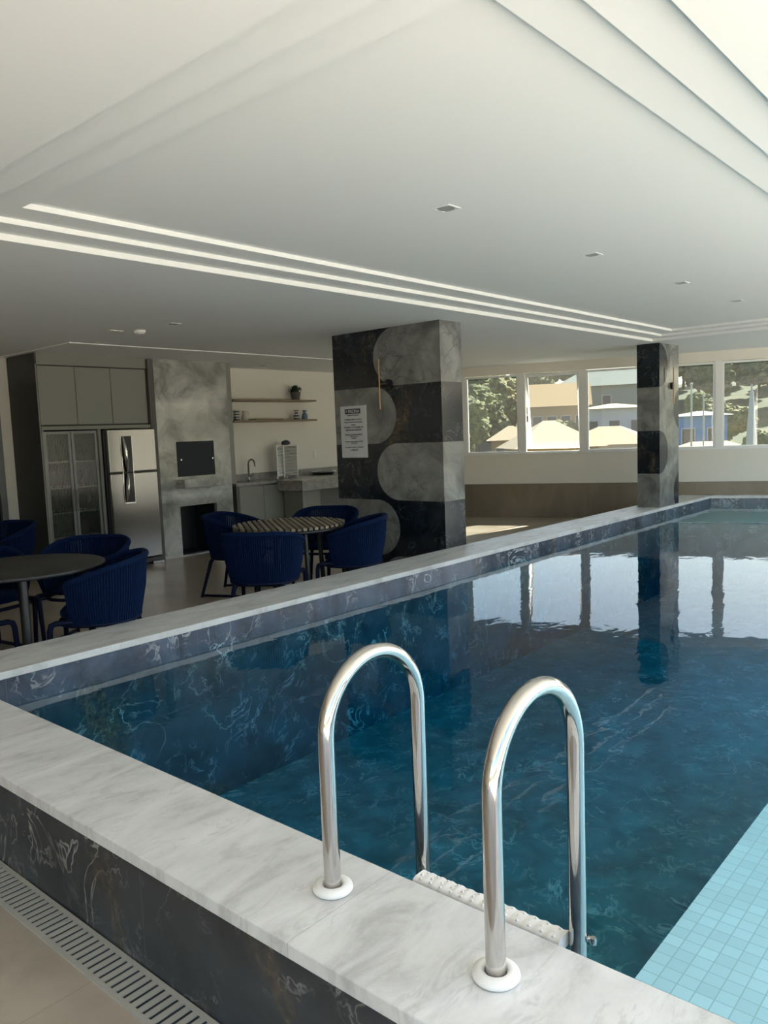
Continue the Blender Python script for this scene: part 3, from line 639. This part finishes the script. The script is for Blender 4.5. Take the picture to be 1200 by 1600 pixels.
# ---------------------------------------------------------------- dining furniture
def rim_pt(a, lift=0):                               # a from -125..125 deg, 0 = back (+y)
    r = math.radians(a); k = abs(a)/125
    z = .775-.125*max(0,(k-.25)/.75)**1.4
    return Vector((math.sin(r)*(1+.07*math.sin(2*r)**2)*.315, math.cos(r)*(1+.07*math.sin(2*r)**2)*.30+.01, z+lift))
def base_pt(a):
    r = math.radians(a); return Vector((math.sin(r)*(1+.07*math.sin(2*r)**2)*.265, math.cos(r)*(1+.07*math.sin(2*r)**2)*.25, .375))
def make_armchair():
    root = empty('armchair', (0,0,0))
    b = MB(); n = 76
    for i in range(n):
        a = -122+244*i/(n-1); p,q = rim_pt(a), base_pt(a); mid = (p+q)/2 + Vector((math.sin(math.radians(a))*.012, math.cos(math.radians(a))*.012, 0))
        b.tube([q,mid,p], .0088, 5, caps=False)
    b.build('rope_backrest', M['rope'], root)
    b = MB(); b.tube([rim_pt(-125+250*i/40) for i in range(41)], [.008]+[.021]*39+[.008], 10); b.build('padded_rim', M['rope'], root)
    b = MB()
    b.tube([base_pt(360*i/32) for i in range(32)], .013, 8, closed=True)
    for sx in (-1,1): b.tube([base_pt(sx*122), rim_pt(sx*124)], .011, 8)
    b.build('seat_frame', M['navy_frame'], root)
    b = MB(); N=36; ring=[]
    for i in range(N):
        a = 2*PI*i/N; ring.append((math.copysign(abs(math.sin(a))**.75,math.sin(a))*.245, math.copysign(abs(math.cos(a))**.75,math.cos(a))*.235-.01))
    vs = [(x*.94,y*.94,.41) for x,y in ring]+[(x,y,.425) for x,y in ring]+[(x,y,.445) for x,y in ring]+[(x*.93,y*.93,.462) for x,y in ring]
    fs = [(r*N+i, r*N+(i+1)%N, (r+1)*N+(i+1)%N, (r+1)*N+i) for r in range(3) for i in range(N)]+[tuple(range(N))[::-1], tuple(range(3*N,4*N))]
    b.add(vs, fs, 0, True); b.build('seat_cushion', M['rope'], root)
    for sx in (-1,1):
        b = MB(); b.tube([(sx*.23,-.10,.40),(sx*.262,-.235,.405),(sx*.267,-.262,.395),(sx*.27,-.272,.36),(sx*.28,-.285,.0)], [.018,.018,.019,.018,.014], 10); b.build('leg', M['navy_frame'], root)
        b = MB(); b.tube([(sx*.17,.17,.40),(sx*.20,.21,.34),(sx*.25,.30,.0)], [.019,.018,.014], 10); b.build('leg', M['navy_frame'], root)
        b = MB(); b.tube([(sx*.28,-.285,.018),(sx*.25,.298,.018)], .0135, 8); b.build('sled_rail', M['navy_frame'], root)
    return root
CH = [((2.64,4.83), (-.80,.60), 'navy rope armchair drawn up to the dark table, in front of it, nearest the camera', 'navy rope armchairs around the dark table'),
      ((3.00,5.68), (-.78,-.55), 'navy rope armchair behind the dark round table, in front of the display cabinet', 'navy rope armchairs around the dark table'),
      ((3.25,7.78), (-1,-.25), 'lone navy rope armchair far back by the white wall at the left edge', None),
      ((2.33,5.92), (.1,-1), 'navy rope armchair half hidden behind the table leg of the dark table', 'navy rope armchairs around the dark table'),
      ((1.91,5.36), (1,.0), 'navy rope armchair at the left edge, only its front leg and seat rail showing', 'navy rope armchairs around the dark table'),
      ((4.86,6.14), (.45,-.9), 'navy rope armchair left of the slatted table, in front of the barbecue opening', 'navy rope armchairs around the slatted table'),
      ((4.13,4.90), (.80,.55), 'navy rope armchair with its back to the pool, in front of the slatted table', 'navy rope armchairs around the slatted table'),
      ((5.10,4.83), (-.55,.8), 'navy rope armchair between the slatted table and the wide marble column', 'navy rope armchairs around the slatted table'),
      ((5.50,5.57), (-.8,-.5), 'navy rope armchair behind the slatted table, in front of the peninsula', 'navy rope armchairs around the slatted table')]
proto = make_armchair()
for i,((x,y),(dx,dy),lab,grp) in enumerate(CH):
    o = proto if i == 0 else copy_tree(proto)
    o.location = (x,y,0); o.rotation_euler.z = math.atan2(dy,dx)+PI/2
    o['label'] = lab; o['category'] = 'chair'
    if grp: o['group'] = grp
t1 = empty('round_table', (2.27,5.13,0), 'round dining table with smooth dark top at the left', 'table')
MB().lathe([(0,.722),(.505,.722),(.52,.728),(.52,.744),(.51,.75),(0,.75)],(0,0,0),64).build('tabletop', M['tabletop'], t1)
for i in range(4):
    a = math.radians(-113+90*i); b = MB(); b.tube([(.39*math.cos(a),.39*math.sin(a),.722),(.42*math.cos(a),.42*math.sin(a),0)], .024, 12); b.build('leg', M['black'], t1)
b = MB(); 
for i in range(2): a = math.radians(-113+90*i); b.tube([(.39*math.cos(a),.39*math.sin(a),.705),(-.39*math.cos(a),-.39*math.sin(a),.705)], .014, 8)
b.build('under_frame', M['black'], t1)
t2 = empty('slatted_table', (4.72,5.24,0), 'round dining table with weathered teak slat top in front of the wide column', 'table')
b = MB(); r = .50; w = .05; k = -r; ang = -.61; sl = 0
while k < r:
    x0,x1 = k+.009, min(k+w-.009, r-.004); m_ = max(abs(x0),abs(x1)); 
    y0 = math.sqrt(max(r*r-x0*x0,0)); y1 = math.sqrt(max(r*r-x1*x1,0))
    b.prism([(x0,-y0),(x1,-y1),(x1,y1),(x0,y0)], .728, .75, sl%2); k += w; sl += 1
o = b.build('slat_top', [M['slat'], M['slat2']], t2); o.rotation_euler.z = ang
b = MB(); b.tube([(.48*math.cos(2*PI*i/48),.48*math.sin(2*PI*i/48),.712) for i in range(48)], .014, 8, closed=True); b.box(-.46,.46,-.02,.02,.700,.727); b.box(-.02,.02,-.46,-.02,.700,.727); b.box(-.02,.02,.02,.46,.700,.727); b.build('under_frame', M['black'], t2)
for i in range(4):
    a = math.radians(-105+90*i); b = MB(); b.tube([(.30*math.cos(a),.30*math.sin(a),.71),(.34*math.cos(a),.34*math.sin(a),0)], .022, 12); b.build('leg', M['black'], t2)
# wicker chairs at the peninsula
def wicker():
    root = empty('wicker_chair', (0,0,0)); wk = M['black']
    MB().bbox(-.21,.21,-.21,.21,.43,.47,.01).build('seat', wk, root)
    b = MB()
    for i in range(9):
        z = .50+i*.034; b.tube([(-.21+.42*j/12, .20+.012*math.sin(j*PI/1.5+i*PI), z) for j in range(13)], .012, 6)
    for x in (-.2,0,.2): b.tube([(x,.2,.46),(x,.215,.80)], .010, 6)
    b.build('woven_backrest', wk, root)
    for sx in (-1,1):
        for sy in (-1,1): MB().tube([(sx*.19,sy*.19,.43),(sx*.2,sy*.2,0)], .014, 8).build('leg', wk, root)
    return root
w0 = wicker(); w0.location = (8.42,7.86,0); w0.rotation_euler.z = PI; tag(w0,'black wicker chair pulled up to the stone peninsula, half hidden by the column','chair')

# ---------------------------------------------------------------- outside
def ter(x, y):
    d = math.hypot(x,y); h = -2.6
    t = max(0, min(1, (d-75)/75)); h += 11*t*t*(3-2*t)
    return h + .5*math.sin(x*.06)*math.cos(y*.05)
mt = mat('outdoor_ground', (.3,.26,.17), .9); g = NG(mt)
g.col(g.ramp(g.noise(g.pos(), .12, 6), [(.30,(.16,.13,.09)),(.42,(.10,.09,.04)),(.55,(.035,.05,.015))])); M['ground'] = mt
mt = mat('pale_bounce_paving', (.55,.50,.42), .8); g = NG(mt); g.col(g.ramp(g.noise(g.pos(), .8, 5), [(.3,(.46,.45,.42)),(.7,(.56,.545,.50))])); M['paving'] = mt
b = MB(); NR,NA = 34,80
for i in range(NR):
    rr = 8+ (i/(NR-1))**1.8*292
    for k in range(NA):
        a = 2*PI*k/NA; x,y = 5+rr*math.cos(a), rr*math.sin(a); b.v.append((x,y,ter(x,y)))
for i in range(NR-1):
    for k in range(NA): b.f.append((i*NA+k,(i+1)*NA+k,(i+1)*NA+(k+1)%NA,i*NA+(k+1)%NA)); b.mi.append(0); b.sm.append(True)
b.build('ground', M['ground'], kind='structure')
MB().prism([(-14,-16),(fx(-16),-16),(fx(YO-.02),YO-.02),(XL,YO-.02),(XL,8),(-14,8)],-.4,0).build('added_terrace_floor', M['paving'], kind='structure')  # unseen terrace, added to bounce sunlight onto the ceiling
# trees
def canopy_mat(name, c0, c1):
    mt = mat(name, c0, .8); g = NG(mt); g.col(g.ramp(g.noise(g.obj(), 2.4, 8, .75), [(.38,c0),(.60,c1)])); g.bump(g.noise(g.obj(), 4, 5, .7), .8, .5); return mt
CM = [canopy_mat('leaves_deep',(.025,.04,.008),(.22,.23,.055)), canopy_mat('leaves_olive',(.05,.05,.012),(.32,.28,.09))]  # dark tones paint shaded gaps between leaves, pale tones offset the backlight
M['bark'] = mat('bark', (.12,.09,.06), .9)
def make_tree(seed, cm):
    rnd = random.Random(seed); root = empty('tree', (0,0,0)); bm = bmesh.new()
    for i in range(11):
        a = rnd.uniform(0,2*PI); rr = rnd.uniform(0,1.7) if i else 0; c = Vector((rr*math.cos(a), rr*math.sin(a), 3.1+rnd.uniform(-.9,1.5)-rr*.3)); s_ = rnd.uniform(.8,1.5)
        q = bmesh.ops.create_icosphere(bm, subdivisions=4, radius=s_)
        for v in q['verts']:
            n = v.co.normalized(); f = mnoise.fractal(n*2.2+Vector((i*3.1,seed,0)), 1.0, 2.1, 4); v.co = v.co*(1+.34*f+.05*rnd.uniform(-1,1)); v.co.z *= .8; v.co += c
    me = bpy.data.meshes.new('crown'); bm.to_mesh(me); bm.free(); me.materials.append(cm); o = bpy.data.objects.new('crown', me); C.objects.link(o); o.parent = root
    b = MB(); b.tube([(0,0,-.5),(.05,0,1.2),(.0,.1,2.6)], [.2,.14,.1], 8); b.build('trunk', M['bark'], root)
    return root
TP = [make_tree(3,CM[0]), make_tree(9,CM[1]), make_tree(21,CM[0])]
TREES = []
rnd = random.Random(5)
fwd = math.atan2(.653,.7507)
def ray_pt(ang_off, d): a = fwd+ang_off; return d*math.cos(a), d*math.sin(a)
for row in range(6):                                  # wooded slope, seen through all the far windows
    d = 112+row*9.5; n_ = 11+row
    for k in range(n_):
        ao = math.radians(-31+42*(k+.5*(row%2))/(n_-.5)); x,y = ray_pt(ao, d+rnd.uniform(-1,1)); TREES.append((x,y,rnd.uniform(1.3,1.5)))
for x,y,s_ in ((73,49.5,1.5),(82,52,1.5),(64,50.5,1.5),(48.2,40.5,1.45),(40.6,31.9,1.05),(54,38.6,1.35),(59.5,46,1.4),(37,27.4,.6),(61,17,.7),(84,18,1.2),(82,26.5,1.1),(69,36.8,.9),(88,30.5,1.1)): TREES.append((x,y,s_))
used = [False]*3
desc = ['broad dark green tree','olive green tree','rounded deep green tree']
for i,(x,y,s_) in enumerate(TREES):
    k = i%3
    if not used[k]: o = TP[k]; used[k] = True
    else: o = copy_tree(TP[k])
    o.location = (x,y,ter(x,y)-.2); o.scale = (s_,s_,s_); o.rotation_euler.z = rnd.uniform(0,6.28)
    d_ = math.hypot(x,y)
    o['label'] = '%s %s' % (desc[k], 'on the wooded slope beyond the windows' if d_ > 80 else 'near the houses outside the left window'); o['category'] = 'tree'
    o['group'] = ('%s on the wooded slope' if d_ > 80 else '%s near the houses') % desc[k]
# houses
def house(loc, rz, w, d, h, rh, wallm, roofm, label, hip=True, wins=3, name='house'):
    e = empty(name, (loc[0],loc[1],ter(loc[0],loc[1])-.3), label, 'building', rz=rz)
    MB().box(-w/2,w/2,-d/2,d/2,0,h).build('walls', wallm, e)
    b = MB(); o_=.5; a,c = w/2+o_, d/2+o_; rl = (a-c*.9) if hip else a
    b.add([(-a,-c,h),(a,-c,h),(a,c,h),(-a,c,h),(-rl,0,h+rh),(rl,0,h+rh)],[(0,1,5,4),(2,3,4,5),(1,2,5),(3,0,4),(0,3,2,1)]); b.build('roof', roofm, e)
    for i in range(wins):
        x = -w/2+w*(i+.5)/wins; f = MB().box(x-.55,x+.55,-d/2-.05,-d/2+.02,h*.35,h*.8).build('window', M['ext_white'], e)
        MB().box(x-.47,x+.47,-d/2-.07,-d/2-.04,h*.35+.08,h*.8-.08).build('window_pane', M['ext_dark'], f)
        f2 = MB().box(-w/2-.05,-w/2+.02,-d/2+d*(i+.5)/wins-.5,-d/2+d*(i+.5)/wins+.5,h*.35,h*.8).build('window', M['ext_dark'], e)
    return e
house((63.8,39.4),-1.0,3.6,3.6,3.2,1.3,M['ext_tan'],M['ext_roof'],'small square pavilion with pale hipped roof beside the left window mullion',wins=2)
house((80,43.2),-1.06,6,7,5.0,2.6,M['ext_tan'],M['ext_tan'],'large tan house behind the open window, above the pale roofs',hip=False,wins=4)
house((48.5,26.9),-.8,5.2,5,3.0,1.8,M['ext_tan'],M['ext_roof'],'low house with pale tiled roof seen through the open window',wins=3)
house((56,26),-1.3,6,5,3.0,1.3,M['ext_white'],M['ext_roof'],'low white house with pale tiled roof right of the open window',wins=3)
house((74.5,34.2),-1.1,6,6,5.6,.5,M['ext_white'],M['ext_roof'],'two storey white house left of the slim column',wins=3)
house((93,43),-1.25,12,8,5.5,2.6,M['ext_roof_grey'],M['ext_roof_grey'],'long grey green roofed building behind the white houses',wins=3)
house((69,23.8),-1.2,4,4,5.0,.4,M['ext_blue'],M['ext_white'],'blue clad building right behind the slim column',wins=2)
house((60.5,20.2),-1.2,6,4,2.2,.8,M['ext_tan'],M['ext_roof'],'low tan house with pale roof below the blue building',wins=2)
house((74,14),-1.2,9,6,2.6,1.2,M['ext_tan'],M['ext_roof_grey'],'low grey roofed house seen through the right hand window',wins=3)
def pole(x, y, h, r, label):
    e = empty('flag_pole', (x,y,ter(x,y)-.2), label, 'pole', 'white poles among the houses')
    MB().tube([(0,0,0),(0,0,h)], [r*.6,r*.45], 10).build('mast', M['ext_white'], e)
    MB().lathe([(0,h-.02),(r*.8,h+.05),(r*.7,h+.15),(0,h+.2)],(0,0,0),10).build('finial', M['ext_white'], e)
pole(52,18.5,6.6,.12,'white pole in front of the blue building'); pole(52.5,17.9,5.8,.10,'thinner white pole beside the blue building')
um = empty('closed_parasol', (30,8.55,ter(30,8.55)), 'closed white parasol seen through the window at the right edge', 'parasol')
MB().tube([(0,0,0),(0,0,4.9)], .035, 8).build('pole', M['ext_white'], um)
MB().lathe([(.05,1.6),(.17,1.7),(.20,2.4),(.13,3.6),(.06,4.6),(0,4.8)],(0,0,0),14).build('canopy', M['ext_white'], um)
